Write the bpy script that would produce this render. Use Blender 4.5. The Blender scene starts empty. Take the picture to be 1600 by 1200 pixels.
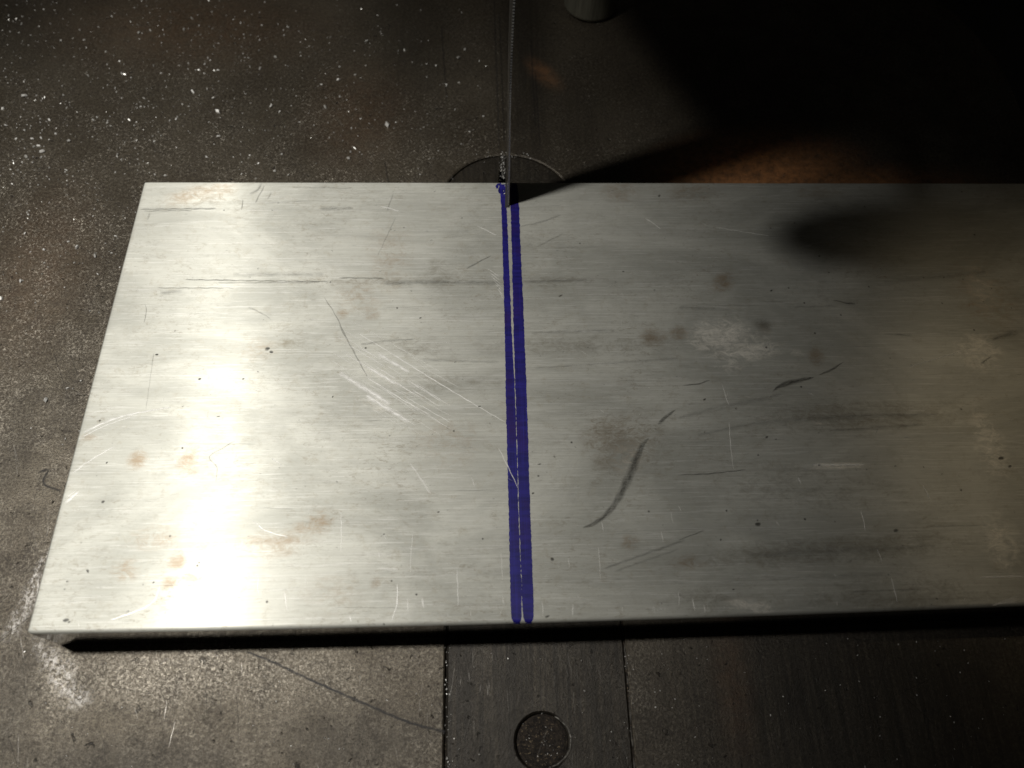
import bpy, bmesh, math, random
import numpy as np
from mathutils import Vector, Matrix
from mathutils.geometry import tessellate_polygon

random.seed(7)
rng = np.random.default_rng(7)
scene = bpy.context.scene
C = scene.collection

# ------------------------------------------------------------------ camera
T = 0.0165                                   # plate thickness (m)
CAM_Z = 0.2165
F, CX, CY = 1275.0, 800.0, 600.0
def _ray(x, y): return np.array([x - CX, y - CY, F])
_d = _ray(737, -1866.0); _d /= np.linalg.norm(_d)
_ny = 600 - (_d[0] * (760 - 800) + _d[2] * F) / _d[1]
_n = _ray(760, _ny); _n /= np.linalg.norm(_n)
_r = np.cross(_n, _d)
if _r[0] < 0: _r = -_r
def W(x, y, z=T):
    """photo pixel -> point (X, Y) on the level plane at height z"""
    v = _ray(x, y); p = v * (CAM_Z - z) / np.dot(v, _n)
    return float(np.dot(p, _r)), float(np.dot(p, _d))

cam_d = bpy.data.cameras.new('camera'); cam = bpy.data.objects.new('camera', cam_d); C.objects.link(cam)
def _w(i): return Vector((_r[i], _d[i], -_n[i]))
right, down, fwd = _w(0), _w(1), _w(2)
M = Matrix(((right.x, -down.x, -fwd.x, 0), (right.y, -down.y, -fwd.y, 0), (right.z, -down.z, -fwd.z, CAM_Z), (0, 0, 0, 1)))
cam.matrix_world = M
cam_d.sensor_width = 36; cam_d.lens = 36 * F / 1600
cam_d.clip_start = 0.005; cam_d.clip_end = 50
cam_d.dof.use_dof = True; cam_d.dof.focus_distance = 0.228; cam_d.dof.aperture_fstop = 15
scene.camera = cam

# ------------------------------------------------------------------ light
world = bpy.data.worlds.new('World'); scene.world = world; world.use_nodes = True
bg = world.node_tree.nodes['Background']
bg.inputs[0].default_value = (1.0, 0.93, 0.82, 1); bg.inputs[1].default_value = 0.009

def aim(o, target):
    o.rotation_euler = (Vector(target) - o.location).to_track_quat('-Z', 'Y').to_euler()
ld = bpy.data.lights.new('work_lamp', 'SPOT'); lamp = bpy.data.objects.new('work_lamp', ld); C.objects.link(lamp)
lamp.location = (-0.194, 0.092, 0.40); aim(lamp, (-0.134, 0.104, 0.0))
ld.energy = 7.5; ld.color = (1.0, 0.968, 0.912); ld.shadow_soft_size = 0.016
ld.spot_size = math.radians(72); ld.spot_blend = 1.0
rd = bpy.data.lights.new('plate_sheen_spot', 'SPOT'); sheen_spot = bpy.data.objects.new('plate_sheen_spot', rd); C.objects.link(sheen_spot)  # added narrow spot, gives only the plate's right end a warm sheen
sheen_spot.location = Vector((0.53, 0.28, 0.80)) * 1.5; aim(sheen_spot, (0.174, 0.090, T))
rd.energy = 5.5; rd.color = (1.0, 0.80, 0.52); rd.shadow_soft_size = 0.03
rd.spot_size = math.radians(6.6); rd.spot_blend = 1.0

scene.view_settings.view_transform = 'Standard'; scene.view_settings.look = 'None'
scene.view_settings.exposure = 0.0; scene.view_settings.gamma = 1.0
scene.render.engine = 'CYCLES'
scene.cycles.transparent_max_bounces = 16

# ------------------------------------------------------------------ helpers
class NT:
    def __init__(self, name):
        self.m = bpy.data.materials.new(name); self.m.use_nodes = True
        self.t = self.m.node_tree; self.t.nodes.clear()
        self.out = self.t.nodes.new('ShaderNodeOutputMaterial')
    def put(self, sock, v):
        if v is None: return
        if isinstance(v, bpy.types.NodeSocket): self.t.links.new(v, sock)
        elif isinstance(v, (tuple, list)) and len(v) == 3 and sock.type == 'RGBA': sock.default_value = (*v, 1)
        else: sock.default_value = v
    def n(self, typ, ins=None, **props):
        nd = self.t.nodes.new(typ)
        for k, v in props.items(): setattr(nd, k, v)
        for k, v in (ins or {}).items(): self.put(nd.inputs[k], v)
        return nd
    def math(self, op, a, b=None, clamp=False):
        nd = self.n('ShaderNodeMath', {0: a}, operation=op, use_clamp=clamp)
        if b is not None: self.put(nd.inputs[1], b)
        return nd.outputs[0]
    def obj(self): return self.n('ShaderNodeTexCoord').outputs['Object']
    def uv(self): return self.n('ShaderNodeTexCoord').outputs['UV']
    def scale(self, vec, s, loc=(0, 0, 0), rot=(0, 0, 0)):
        return self.n('ShaderNodeMapping', {'Vector': vec, 'Scale': s, 'Location': loc, 'Rotation': rot}).outputs[0]
    def noise(self, vec, sc=1.0, det=3, rough=0.55, dist=0.0):
        return self.n('ShaderNodeTexNoise', {'Vector': vec, 'Scale': sc, 'Detail': det, 'Roughness': rough, 'Distortion': dist}).outputs[0]
    def ramp(self, v, lo, hi, a=0.0, b=1.0):
        return self.n('ShaderNodeMapRange', {'Value': v, 'From Min': lo, 'From Max': hi, 'To Min': a, 'To Max': b}, clamp=True).outputs[0]
    def mix(self, f, a, b):
        nd = self.n('ShaderNodeMix', data_type='RGBA')
        self.put(nd.inputs[0], f); self.put(nd.inputs[6], a); self.put(nd.inputs[7], b); return nd.outputs[2]
    def attr(self, name): return self.n('ShaderNodeAttribute', attribute_name=name).outputs['Fac']
    def bump(self, h, strength, dist=0.0001, normal=None):
        nd = self.n('ShaderNodeBump', {'Height': h, 'Strength': strength, 'Distance': dist})
        if normal is not None: self.put(nd.inputs['Normal'], normal)
        return nd.outputs[0]
    def bsdf(self, **k):
        nd = self.n('ShaderNodeBsdfPrincipled')
        for a, v in k.items(): self.put(nd.inputs[a.replace('_', ' ')], v)
        return nd.outputs[0]
    def mixsh(self, f, a, b):
        nd = self.n('ShaderNodeMixShader', {0: f}); self.put(nd.inputs[1], a); self.put(nd.inputs[2], b); return nd.outputs[0]
    def done(self, s):
        self.put(self.out.inputs[0], s); return self.m

def link(name, me, mat=None, parent=None, smooth=False):
    o = bpy.data.objects.new(name, me); C.objects.link(o)
    if mat: me.materials.append(mat)
    if parent: o.parent = parent
    if smooth:
        for p in me.polygons: p.use_smooth = True
    return o
def from_bm(name, bm, mat=None, parent=None, smooth=False):
    bmesh.ops.recalc_face_normals(bm, faces=bm.faces)
    me = bpy.data.meshes.new(name); bm.to_mesh(me); bm.free()
    return link(name, me, mat, parent, smooth)
def thing(name, label, cat, loc=(0, 0, 0)):
    o = bpy.data.objects.new(name, None); C.objects.link(o); o.location = loc
    o.empty_display_size = 0.02
    o['label'] = label; o['category'] = cat
    return o
def prism(bm, loops, z0, z1, bevel=0.0):
    """solid with an outline and holes (loops of (x, y)), from z0 up to z1; rims chamfered by bevel"""
    def inset(lp, d):
        n = len(lp); res = []
        area = sum(lp[i][0] * lp[(i + 1) % n][1] - lp[(i + 1) % n][0] * lp[i][1] for i in range(n))
        s = 1 if area > 0 else -1
        for i in range(n):
            p, q, r = Vector(lp[i - 1]), Vector(lp[i]), Vector(lp[(i + 1) % n])
            a = (q - p).normalized(); b = (r - q).normalized()
            na = Vector((-a.y, a.x)) * s; nb = Vector((-b.y, b.x)) * s
            m = (na + nb); m = m / max(m.length_squared / 2, 0.3)
            res.append((q.x + m.x * d, q.y + m.y * d))
        return res
    tops = [inset(lp, bevel if k == 0 else -bevel) if bevel else lp for k, lp in enumerate(loops)]
    flat = [Vector((x, y, 0)) for lp in tops for x, y in lp]
    tris = tessellate_polygon([[Vector((x, y, 0)) for x, y in lp] for lp in tops])
    tv = [bm.verts.new((p.x, p.y, z1)) for p in flat]
    bv = [bm.verts.new((x, y, z0)) for lp in loops for x, y in lp]
    mv = [bm.verts.new((x, y, z1 - bevel)) for lp in loops for x, y in lp] if bevel else tv
    for t in tris:
        try: bm.faces.new([tv[i] for i in t]); bm.faces.new([bv[i] for i in reversed(t)])
        except ValueError: pass
    o = 0
    for lp in loops:
        n = len(lp)
        for i in range(n):
            j = (i + 1) % n
            bm.faces.new((bv[o + i], bv[o + j], mv[o + j], mv[o + i]))
            if bevel: bm.faces.new((mv[o + i], mv[o + j], tv[o + j], tv[o + i]))
        o += n
def circle(cx, cy, r, n=64, a0=0.0, a1=2 * math.pi, closed=True):
    m = n if closed else n + 1
    return [(cx + r * math.cos(a0 + (a1 - a0) * i / n), cy + r * math.sin(a0 + (a1 - a0) * i / n)) for i in range(m)]
def lathe(bm, prof, n=40, mat=Matrix()):
    rings = []
    for r, z in prof:
        rings.append([bm.verts.new(mat @ Vector((r * math.cos(2 * math.pi * i / n), r * math.sin(2 * math.pi * i / n), z))) for i in range(n)])
    for a, b in zip(rings, rings[1:]):
        for i in range(n): bm.faces.new((a[i], a[(i + 1) % n], b[(i + 1) % n], b[i]))
    bm.faces.new(rings[0]); bm.faces.new(list(reversed(rings[-1])))
def rbox(bm, lo, hi, bev=0.002, seg=3):
    r = bmesh.ops.create_cube(bm, size=1)
    for v in r['verts']:
        v.co = Vector([lo[k] + (v.co[k] + 0.5) * (hi[k] - lo[k]) for k in range(3)])
    es = list({e for v in r['verts'] for e in v.link_edges})
    bmesh.ops.bevel(bm, geom=es, offset=bev, segments=seg, profile=0.5, affect='EDGES')

# ------------------------------------------------------------------ materials
def table_material():
    t = NT('stained_cast_iron'); o = t.obj()
    mm = t.scale(o, (1000, 1000, 1000))
    big = t.noise(mm, 0.02, 4, 0.6)
    mid = t.noise(mm, 0.16, 5, 0.65, 0.6)
    fine = t.noise(mm, 1.1, 5, 0.78)
    grit = t.noise(t.scale(mm, (1, 1, 1), (31, 7, 0)), 2.0, 4, 0.8)
    along = t.noise(t.scale(mm, (0.9, 0.03, 1)), 1.0, 3, 0.6)
    worn_sheen = t.attr('worn_sheen')
    col = t.mix(t.ramp(big, 0.38, 0.62), (0.060, 0.048, 0.034), (0.112, 0.094, 0.069))
    col = t.mix(t.ramp(mid, 0.45, 0.72, 0, 0.8), col, (0.036, 0.028, 0.021))
    col = t.mix(t.ramp(fine, 0.46, 0.66, 0, 0.8), col, (0.17, 0.148, 0.108))
    col = t.mix(t.ramp(grit, 0.50, 0.62, 0, 0.85), col, (0.020, 0.017, 0.013))
    col = t.mix(t.math('MULTIPLY', t.attr('oil_shade'), t.ramp(along, 0.30, 0.60, 0.6, 1.0)), col, (0.022, 0.019, 0.015))
    rust = t.math('MULTIPLY', t.attr('rust'), t.ramp(t.noise(mm, 0.35, 4, 0.7), 0.30, 0.62, 0.25, 1.0))
    col = t.mix(rust, col, (0.66, 0.30, 0.12))
    pit = t.ramp(t.noise(t.scale(mm, (1, 1, 1), (3, 91, 0)), 0.42, 3, 0.6, 0.4), 0.66, 0.72)
    col = t.mix(t.math('MULTIPLY', pit, 0.85), col, (0.012, 0.010, 0.008))
    h = t.math('ADD', t.math('MULTIPLY', fine, 0.9), t.math('MULTIPLY', grit, 0.7))
    h = t.math('SUBTRACT', h, t.math('MULTIPLY', pit, 0.8))
    nb = t.bump(h, 0.8, 0.0002)
    rough = t.ramp(mid, 0.3, 0.7, 0.34, 0.50)
    base = t.bsdf(Base_Color=col, Metallic=0.50, Roughness=rough, Normal=nb)
    # bare polished grains between the dirt
    cell = t.n('ShaderNodeTexVoronoi', {'Vector': t.n('ShaderNodeVectorMath', {0: mm, 1: t.n('ShaderNodeTexNoise', {'Vector': mm, 'Scale': 1.5}).outputs[1]}, operation='ADD').outputs[0], 'Scale': 2.6, 'Randomness': 1.0})
    tilt = t.n('ShaderNodeVectorMath', {0: t.n('ShaderNodeVectorMath', {0: cell.outputs['Color'], 1: (0.5, 0.5, 0.5)}, operation='SUBTRACT').outputs[0], 1: (0.75, 0.75, 0.0)}, operation='MULTIPLY').outputs[0]
    fl = t.n('ShaderNodeVectorMath', {0: t.n('ShaderNodeVectorMath', {0: nb, 1: tilt}, operation='ADD').outputs[0]}, operation='NORMALIZE').outputs[0]
    bigm = t.noise(mm, 0.06, 5, 0.7)
    glint = t.math('MULTIPLY', t.math('ADD', t.ramp(bigm, 0.40, 0.66, 0.01, 0.22), t.math('MULTIPLY', worn_sheen, 0.5), clamp=True), t.ramp(fine, 0.40, 0.60))
    glint = t.math('MULTIPLY', glint, t.ramp(t.attr('oil_shade'), 0.0, 0.8, 1.0, 0.1))
    bare = t.bsdf(Base_Color=(0.62, 0.57, 0.48), Metallic=1.0, Roughness=0.30, Normal=fl)
    sh = t.mixsh(glint, base, bare)
    rub_glint = t.math('MULTIPLY', t.ramp(t.attr('rub_glint'), 0.15, 0.9), t.ramp(t.noise(t.scale(mm, (1.0, 0.75, 1)), 0.7, 6, 0.82, 0.4), 0.47, 0.60, 0.0, 0.85))
    return t.done(t.mixsh(rub_glint, sh, t.bsdf(Base_Color=(0.52, 0.50, 0.47), Metallic=0.8, Roughness=0.42, Normal=nb)))

def dark_iron(name, col, rough=0.5, metal=0.5, streak=True):
    t = NT(name); o = t.obj(); mm = t.scale(o, (1000, 1000, 1000))
    a = t.noise(t.scale(mm, (1.2, 0.12 if streak else 1.2, 1.2)), 1.0, 4, 0.6)
    b = t.noise(mm, 0.12, 4, 0.6); g = t.noise(mm, 3.0, 3, 0.7)
    c = t.mix(t.ramp(b, 0.35, 0.65), tuple(x * 0.7 for x in col), tuple(x * 1.25 for x in col))
    c = t.mix(t.ramp(a, 0.60, 0.78, 0, 0.55), c, tuple(min(1, x * 3.2) for x in col))
    c = t.mix(t.ramp(g, 0.58, 0.7, 0, 0.6), c, tuple(x * 0.4 for x in col))
    nb = t.bump(t.math('ADD', g, a), 0.4, 0.00012)
    return t.done(t.bsdf(Base_Color=c, Metallic=metal, Roughness=t.ramp(b, 0.3, 0.7, rough - 0.08, rough + 0.1), Normal=nb))

def plate_material():
    t = NT('brushed_aluminium'); o = t.obj(); mm = t.scale(o, (1000, 1000, 1000))
    g1 = t.noise(t.scale(mm, (0.04, 2.4, 1)), 1.0, 5, 0.8)
    g2 = t.noise(t.scale(mm, (0.016, 0.75, 1)), 1.0, 5, 0.72, 0.2)
    g3 = t.noise(t.scale(mm, (0.09, 2.8, 1)), 1.0, 3, 0.7)
    cloud = t.noise(t.scale(mm, (0.018, 0.035, 1)), 1.0, 5, 0.62, 0.8)
    spot = t.noise(mm, 0.30, 5, 0.7, 0.5)
    fine = t.noise(mm, 2.6, 3, 0.7)
    col = t.mix(t.ramp(cloud, 0.40, 0.60), (0.45, 0.452, 0.405), (0.60, 0.60, 0.540))
    col = t.mix(t.ramp(g2, 0.52, 0.74, 0, 0.26), col, (0.40, 0.40, 0.385))
    col = t.mix(t.ramp(g1, 0.46, 0.72, 0, 0.30), col, (0.30, 0.29, 0.25))
    col = t.mix(t.ramp(g3, 0.34, 0.46, 0.30, 0), col, (0.85, 0.845, 0.81))
    # oxide stains
    rn = t.ramp(t.noise(mm, 0.55, 5, 0.72, 0.4), 0.36, 0.60, 0.0, 1.0)
    col = t.mix(t.math('MULTIPLY', t.ramp(spot, 0.54, 0.74, 0, 0.50), t.ramp(fine, 0.35, 0.6)), col, (0.33, 0.285, 0.195))
    nz = t.math('MULTIPLY', t.math('SUBTRACT', t.math('ADD', t.math('MULTIPLY', t.noise(t.scale(mm, (0.8, 1.3, 1)), 0.34, 8, 0.82, 0.8), 0.8), t.math('MULTIPLY', g2, 0.2)), 0.5), 4.6)
    def patch(name, lo, hi, top):
        a = t.attr(name)
        return t.math('MULTIPLY', t.ramp(t.math('ADD', a, t.math('MULTIPLY', nz, t.ramp(a, 0, 0.3))), lo, hi, 0, top), t.ramp(a, 0.0, 0.12))
    col = t.mix(patch('rust', 0.05, 1.1, 0.72), col, (0.33, 0.235, 0.140))
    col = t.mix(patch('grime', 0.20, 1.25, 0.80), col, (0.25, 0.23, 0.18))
    col = t.mix(patch('pale', 0.1, 1.1, 0.9), col, (0.97, 0.93, 0.83))
    frk = t.noise(t.scale(mm, (0.45, 1.1, 1), (17, 5, 0)), 1.0, 6, 0.8, 0.6)
    frm = t.ramp(t.noise(mm, 0.035, 4, 0.65), 0.40, 0.62)
    col = t.mix(t.math('MULTIPLY', t.ramp(frk, 0.53, 0.66, 0, 0.60), frm), col, (0.26, 0.225, 0.165))
    frk2 = t.noise(t.scale(mm, (0.25, 1.6, 1), (57, 35, 0)), 1.0, 6, 0.8, 0.3)
    col = t.mix(t.ramp(frk2, 0.57, 0.70, 0, 0.45), col, (0.24, 0.235, 0.21))
    # tiny pits and black specks
    vo = t.n('ShaderNodeTexVoronoi', {'Vector': mm, 'Scale': 0.20, 'Randomness': 1.0}, feature='F1')
    pit = t.math('MULTIPLY', t.ramp(vo.outputs['Distance'], 0.030, 0.085, 1, 0), t.ramp(t.noise(mm, 0.9, 3, 0.7), 0.45, 0.55))
    col = t.mix(t.math('MULTIPLY', pit, 0.85), col, (0.03, 0.027, 0.022))
    rust = t.math('ADD', t.attr('rust'), t.attr('grime'), clamp=True)
    nb = t.bump(t.math('ADD', t.math('ADD', g1, t.math('MULTIPLY', g3, 0.7)), t.math('MULTIPLY', fine, 0.12)), 0.15, 0.00005)
    tang = t.n('ShaderNodeCombineXYZ', {0: 0.0, 1: 1.0, 2: 0.0}).outputs[0]
    rA = t.math('ADD', t.ramp(g1, 0.3, 0.7, 0.34, 0.40), t.math('MULTIPLY', rust, 0.15))
    A = t.bsdf(Base_Color=col, Metallic=1.0, Roughness=rA, Anisotropic=1.0, Tangent=tang, Normal=nb)
    B = t.bsdf(Base_Color=col, Metallic=0.55, Roughness=0.62, Anisotropic=0.5, Tangent=tang, Normal=nb)
    f = t.math('SUBTRACT', t.ramp(g1, 0.30, 0.70, 0.95, 0.86), t.math('MULTIPLY', rust, 0.2))
    return t.done(t.mixsh(f, A, B))

def plate_side_material():
    t = NT('shaded_milled_aluminium'); o = t.obj(); mm = t.scale(o, (1000, 1000, 1000))
    g = t.noise(t.scale(mm, (0.02, 1, 3.0)), 1.0, 3, 0.6)
    col = t.mix(g, (0.10, 0.098, 0.09), (0.19, 0.185, 0.17))  # dark base paints in the shade of the plate's front face
    return t.done(t.bsdf(Base_Color=col, Metallic=1.0, Roughness=0.12, Normal=t.bump(g, 0.05, 0.00003)))

def ribbon_material(name, base, metal, rough, sharp, lo, hi):
    t = NT(name); uv = t.uv()
    sep = t.n('ShaderNodeSeparateXYZ', {0: uv})
    v = t.math('ABSOLUTE', t.math('SUBTRACT', t.math('MULTIPLY', sep.outputs[1], 2.0), 1.0))
    feather = t.ramp(v, sharp, 1.0, 1.0, 0.0)
    mm = t.scale(t.obj(), (1000, 1000, 1000))
    n1 = t.ramp(t.noise(t.scale(uv, (0.35, 3.0, 1)), 1.0, 4, 0.7), lo, hi)
    n2 = t.ramp(t.noise(t.scale(mm, (0.5, 4.0, 1)), 1.0, 3, 0.7), 0.25, 0.55, 0.35, 1.0)
    al = t.math('MULTIPLY', t.math('MULTIPLY', feather, t.attr('strength')), t.math('MULTIPLY', n1, n2), clamp=True)
    s = t.bsdf(Base_Color=base, Metallic=metal, Roughness=rough)
    tr = t.n('ShaderNodeBsdfTransparent').outputs[0]
    return t.done(t.mixsh(al, tr, s))

def ink_material():
    t = NT('blue_marker_ink'); mm = t.scale(t.obj(), (1000, 1000, 1000))
    a = t.noise(t.scale(mm, (0.12, 0.9, 1)), 1.0, 4, 0.65)
    b = t.noise(mm, 0.10, 3, 0.6)
    col = t.mix(t.ramp(a, 0.38, 0.62), (0.008, 0.007, 0.090), (0.016, 0.013, 0.160))
    col = t.mix(t.ramp(b, 0.52, 0.72, 0, 0.6), col, (0.026, 0.009, 0.085))
    st = t.noise(t.scale(mm, (2.4, 0.035, 1)), 1.0, 4, 0.7)
    col = t.mix(t.ramp(st, 0.50, 0.72, 0, 0.55), col, (0.026, 0.023, 0.27))
    g = t.noise(t.scale(mm, (0.04, 2.4, 1)), 1.0, 5, 0.8)
    col = t.mix(t.ramp(g, 0.60, 0.74, 0, 0.30), col, (0.10, 0.10, 0.33))
    return t.done(t.bsdf(Base_Color=col, Metallic=0.0, Roughness=0.42, Specular_IOR_Level=0.35, Normal=t.bump(g, 0.3, 0.00005)))

def steel(name, col, rough, metal=1.0):
    t = NT(name); mm = t.scale(t.obj(), (1000, 1000, 1000))
    a = t.noise(t.scale(mm, (1.5, 1.5, 0.06)), 1.0, 4, 0.65)
    c = t.mix(t.ramp(a, 0.35, 0.7), tuple(x * 0.65 for x in col), tuple(x * 1.2 for x in col))
    return t.done(t.bsdf(Base_Color=c, Metallic=metal, Roughness=t.ramp(a, 0.3, 0.7, rough - 0.06, rough + 0.1), Normal=t.bump(a, 0.2, 0.0001)))

def chip_material(name, ca, cb, metal, rough):
    t = NT(name); r = t.n('ShaderNodeNewGeometry').outputs['Random Per Island']
    return t.done(t.bsdf(Base_Color=t.mix(r, ca, cb), Metallic=metal, Roughness=rough))

MAT_TABLE = table_material()
MAT_BAR = dark_iron('dark_slot_iron', (0.030, 0.026, 0.021), 0.55)
MAT_INSERT = dark_iron('throat_insert_iron', (0.034, 0.031, 0.027), 0.52)
MAT_FRAME = dark_iron('saw_casting_paint', (0.050, 0.050, 0.044), 0.6, 0.0, False)
MAT_PLATE = plate_material(); MAT_SIDE = plate_side_material(); MAT_INK = ink_material()
MAT_BLADE = steel('blade_spring_steel', (0.34, 0.335, 0.32), 0.26)
MAT_ROD = steel('guide_rod_grey', (0.16, 0.155, 0.12), 0.5, 0.3)
MAT_GUIDE = dark_iron('guide_block_iron', (0.05, 0.048, 0.045), 0.55, 0.4, False)
MAT_KNOB = dark_iron('knob_black', (0.02, 0.02, 0.02), 0.4, 0.0, False)
MAT_CHIP = chip_material('aluminium_chips', (0.35, 0.34, 0.31), (0.95, 0.94, 0.90), 0.35, 0.40)
def grime_material():
    t = NT('rusty_screw'); mm = t.scale(t.obj(), (1000, 1000, 1000))
    a = t.noise(mm, 1.1, 5, 0.8); b = t.noise(t.scale(mm, (1, 1, 1), (9, 4, 2)), 1.6, 4, 0.8)
    c = t.mix(t.ramp(a, 0.42, 0.58), (0.012, 0.009, 0.007), (0.048, 0.036, 0.026))
    c = t.mix(t.ramp(b, 0.58, 0.66), c, (0.34, 0.265, 0.165))
    return t.done(t.bsdf(Base_Color=c, Metallic=0.1, Roughness=0.7, Normal=t.bump(t.math('ADD', a, b), 1.0, 0.0006)))
MAT_RUSTY = grime_material()

# ------------------------------------------------------------------ bandsaw: table
bandsaw = thing('bandsaw', 'bandsaw with a dark stained iron table and a thin upright blade cutting the plate', 'bandsaw')
BX0, BX1 = -0.0098, 0.0357                      # slot bar sides
IC, IR = (0.0085, 0.1797), 0.0222               # throat insert
gap = 0.00045
def keyhole(g):
    """outline of the slot and the round throat: bar channel up to the circle"""
    cx, cy = IC; R = IR + g
    x0, x1 = BX0 - g, BX1 + g
    pts = [(x0, -0.17), (x1, -0.17), (x1, 0.158)]
    a_start = math.atan2(0.165 - cy, math.sqrt(max(1e-9, R * R - (0.165 - cy) ** 2)))
    for i in range(61):
        a = a_start + (math.pi - 2 * a_start) * i / 60
        pts.append((cx + R * math.cos(a), cy + R * math.sin(a)))
    pts += [(x0, 0.158)]
    return pts
corner = [(0.110 + 0.090 * math.cos(a), 0.235 + 0.090 * math.sin(a)) for a in [math.pi / 2 * i / 24 for i in range(25)]]
outer = [(-0.36, -0.17 - 0.02), (0.2, -0.19)] + corner + [(-0.36, 0.325)]
# table top: a fine grid would not follow the outline, so the wear and painted light masks sit on a tessellated sheet
bm = bmesh.new()
prism(bm, [outer, list(reversed(keyhole(gap)))], -0.030, 0.0, 0.0004)
top_faces = [f for f in bm.faces if f.calc_center_median().z > -1e-6]
def seen(v): return -0.22 < v.co.x < 0.24 and -0.03 < v.co.y < 0.31
for _ in range(14):
    es = set()
    for f in bm.faces:
        if all(abs(v.co.z) < 1e-6 for v in f.verts):
            lim = 0.0028 if any(seen(v) for v in f.verts) or f.calc_area() > 2e-3 else 0.02
            e = max(f.edges, key=lambda e: e.calc_length())
            if e.calc_length() > lim: es.add(e)
    if not es: break
    bmesh.ops.subdivide_edges(bm, edges=list(es), cuts=1)
    bmesh.ops.triangulate(bm, faces=[f for f in bm.faces if len(f.verts) > 3 and all(abs(v.co.z) < 1e-6 for v in f.verts)])
top = table = from_bm('table', bm, MAT_TABLE, bandsaw); table['label'] = 'dark stained cast iron saw table with a slot and a round throat'

def blob_field(P, blobs, z):
    """sum of soft elliptical marks, given in photo pixels on the level plane z"""
    out = np.zeros(len(P))
    for x, y, rx, ry, ang, s in blobs:
        cx, cy = W(x, y, z); ex, ey = W(x + rx, y, z); fx, fy = W(x, y - ry, z)
        a = math.hypot(ex - cx, ey - cy); b = math.hypot(fx - cx, fy - cy)
        dx, dy = P[:, 0] - cx, P[:, 1] - cy
        c, sn = math.cos(ang), math.sin(ang)
        u, v = (dx * c + dy * sn) / a, (-dx * sn + dy * c) / b
        out = np.maximum(out, s * np.clip(1.25 * np.exp(-(u * u + v * v)) - 0.15, 0, 1))
    return out
def set_attr(o, name, arr):
    a = o.data.attributes.new(name, 'FLOAT', 'POINT'); a.data.foreach_set('value', arr.astype(np.float32))
def coords(o):
    n = len(o.data.vertices); c = np.empty(n * 3, np.float32); o.data.vertices.foreach_get('co', c); return c.reshape(n, 3)
P = coords(top)
set_attr(top, 'rust', blob_field(P, [(1180, 275, 150, 60, 0.15, 1.0), (1350, 290, 200, 30, 0, 0.6), (850, 115, 36, 11, -0.95, 0.25), (300, 40, 200, 60, 0, 0.06),
                                     (560, 180, 80, 80, 0, 0.05), (1145, 1070, 30, 110, 0, 0.045), (60, 420, 80, 120, 0, 0.05)], 0))
set_attr(top, 'oil_shade', blob_field(P, [(820, 60, 45, 260, 0, 0.75), (905, 190, 60, 90, 0, 0.5), (640, 60, 70, 120, 0, 0.5), (1340, 1100, 440, 260, 0, 1.0), (1150, 120, 200, 160, 0, 0.5), (30, 30, 120, 80, 0, 0.5), (10, 1130, 50, 150, 0, .5), (180, 1190, 260, 40, 0, .5), (560, 1160, 150, 60, 0, .55), (20, 700, 40, 80, 0, .35), (110, 640, 40, 60, 0, .3)], 0))  # oily streaks, plus dimming painted at the front right and front-left edges
set_attr(top, 'worn_sheen', blob_field(P, [(290, 1050, 190, 50, 0, 0.7), (92, 1060, 40, 60, 0.5, .6)], 0))  # worn patch that also paints the lamp's highlight in front of the plate
set_attr(top, 'rub_glint', blob_field(P, [(78, 1030, 14, 20, 0, 1.0), (104, 1048, 16, 18, 0, .9), (122, 1092, 22, 18, 0, 1.0), (100, 1072, 18, 18, 0, 1.0), (260, 1032, 90, 8, 0, .3), (92, 1058, 16, 40, 0.5, 1.0), (108, 1085, 14, 16, 0, .8), (60, 1010, 12, 20, .4, .7), (38, 950, 14, 50, -0.35, 1.0), (25, 975, 12, 24, 0, .9), (60, 890, 8, 46, -0.3, .8), (52, 920, 10, 26, -.3, .8)], 0))  # glints beside the plate corner, painted as bright rubbed metal

# channel floor and walls below the slot and throat
bm = bmesh.new(); rbox(bm, (-0.05, -0.185, -0.0295), (0.07, 0.22, -0.012), 0.001, 1)
from_bm('slot_ledge', bm, MAT_BAR, table)
bm = bmesh.new(); rbox(bm, (BX0 - gap + .00002, -0.17, -0.0119), (BX0 - .00002, 0.158, -0.0011), 0.00005, 1); rbox(bm, (BX1 + .00002, -0.17, -0.0119), (BX1 + gap - .00002, 0.158, -0.0007), 0.00005, 1)
from_bm('packed_dirt', bm, MAT_RUSTY, table)
# slot bar with its screw hole
hx, hy = W(847, 1158, 0); HR = 0.0065
bm = bmesh.new()
prism(bm, [[(BX0, -0.168), (BX1, -0.168), (BX1, 0.1555), (BX0, 0.1555)], list(reversed(circle(hx, hy, HR, 48)))], -0.0115, -0.0004, 0.0005)
bar = from_bm('slot_bar', bm, MAT_TABLE, table); set_attr(bar, 'oil_shade', np.full(len(bar.data.vertices), 0.95))
bm = bmesh.new()
lathe(bm, [(HR - 0.0001, -0.0115), (HR - 0.0001, -0.0018), (HR - 0.0010, -0.0013), (HR * 0.5, -0.0016)], 40, Matrix.Translation((hx, hy, 0)))
scr = from_bm('slot_screw', bm, MAT_RUSTY, table); scr['label'] = 'rusty round screw sunk in the slot bar'
# round throat insert with the blade slot
cx, cy = IC
sl = [(0.0052, 0.150), (0.0098, 0.150), (0.0098, 0.1885), (0.0088, 0.1945), (0.0062, 0.1955), (0.0056, 0.1885)]
bm = bmesh.new()
lo = [(x, y) for x, y in circle(cx, cy, IR, 72)]
prism(bm, [lo, list(reversed(sl))], -0.0115, -0.0003, 0.0003)
ins = from_bm('throat_insert', bm, MAT_TABLE, table); set_attr(ins, 'oil_shade', np.full(len(ins.data.vertices), 0.9))

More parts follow.
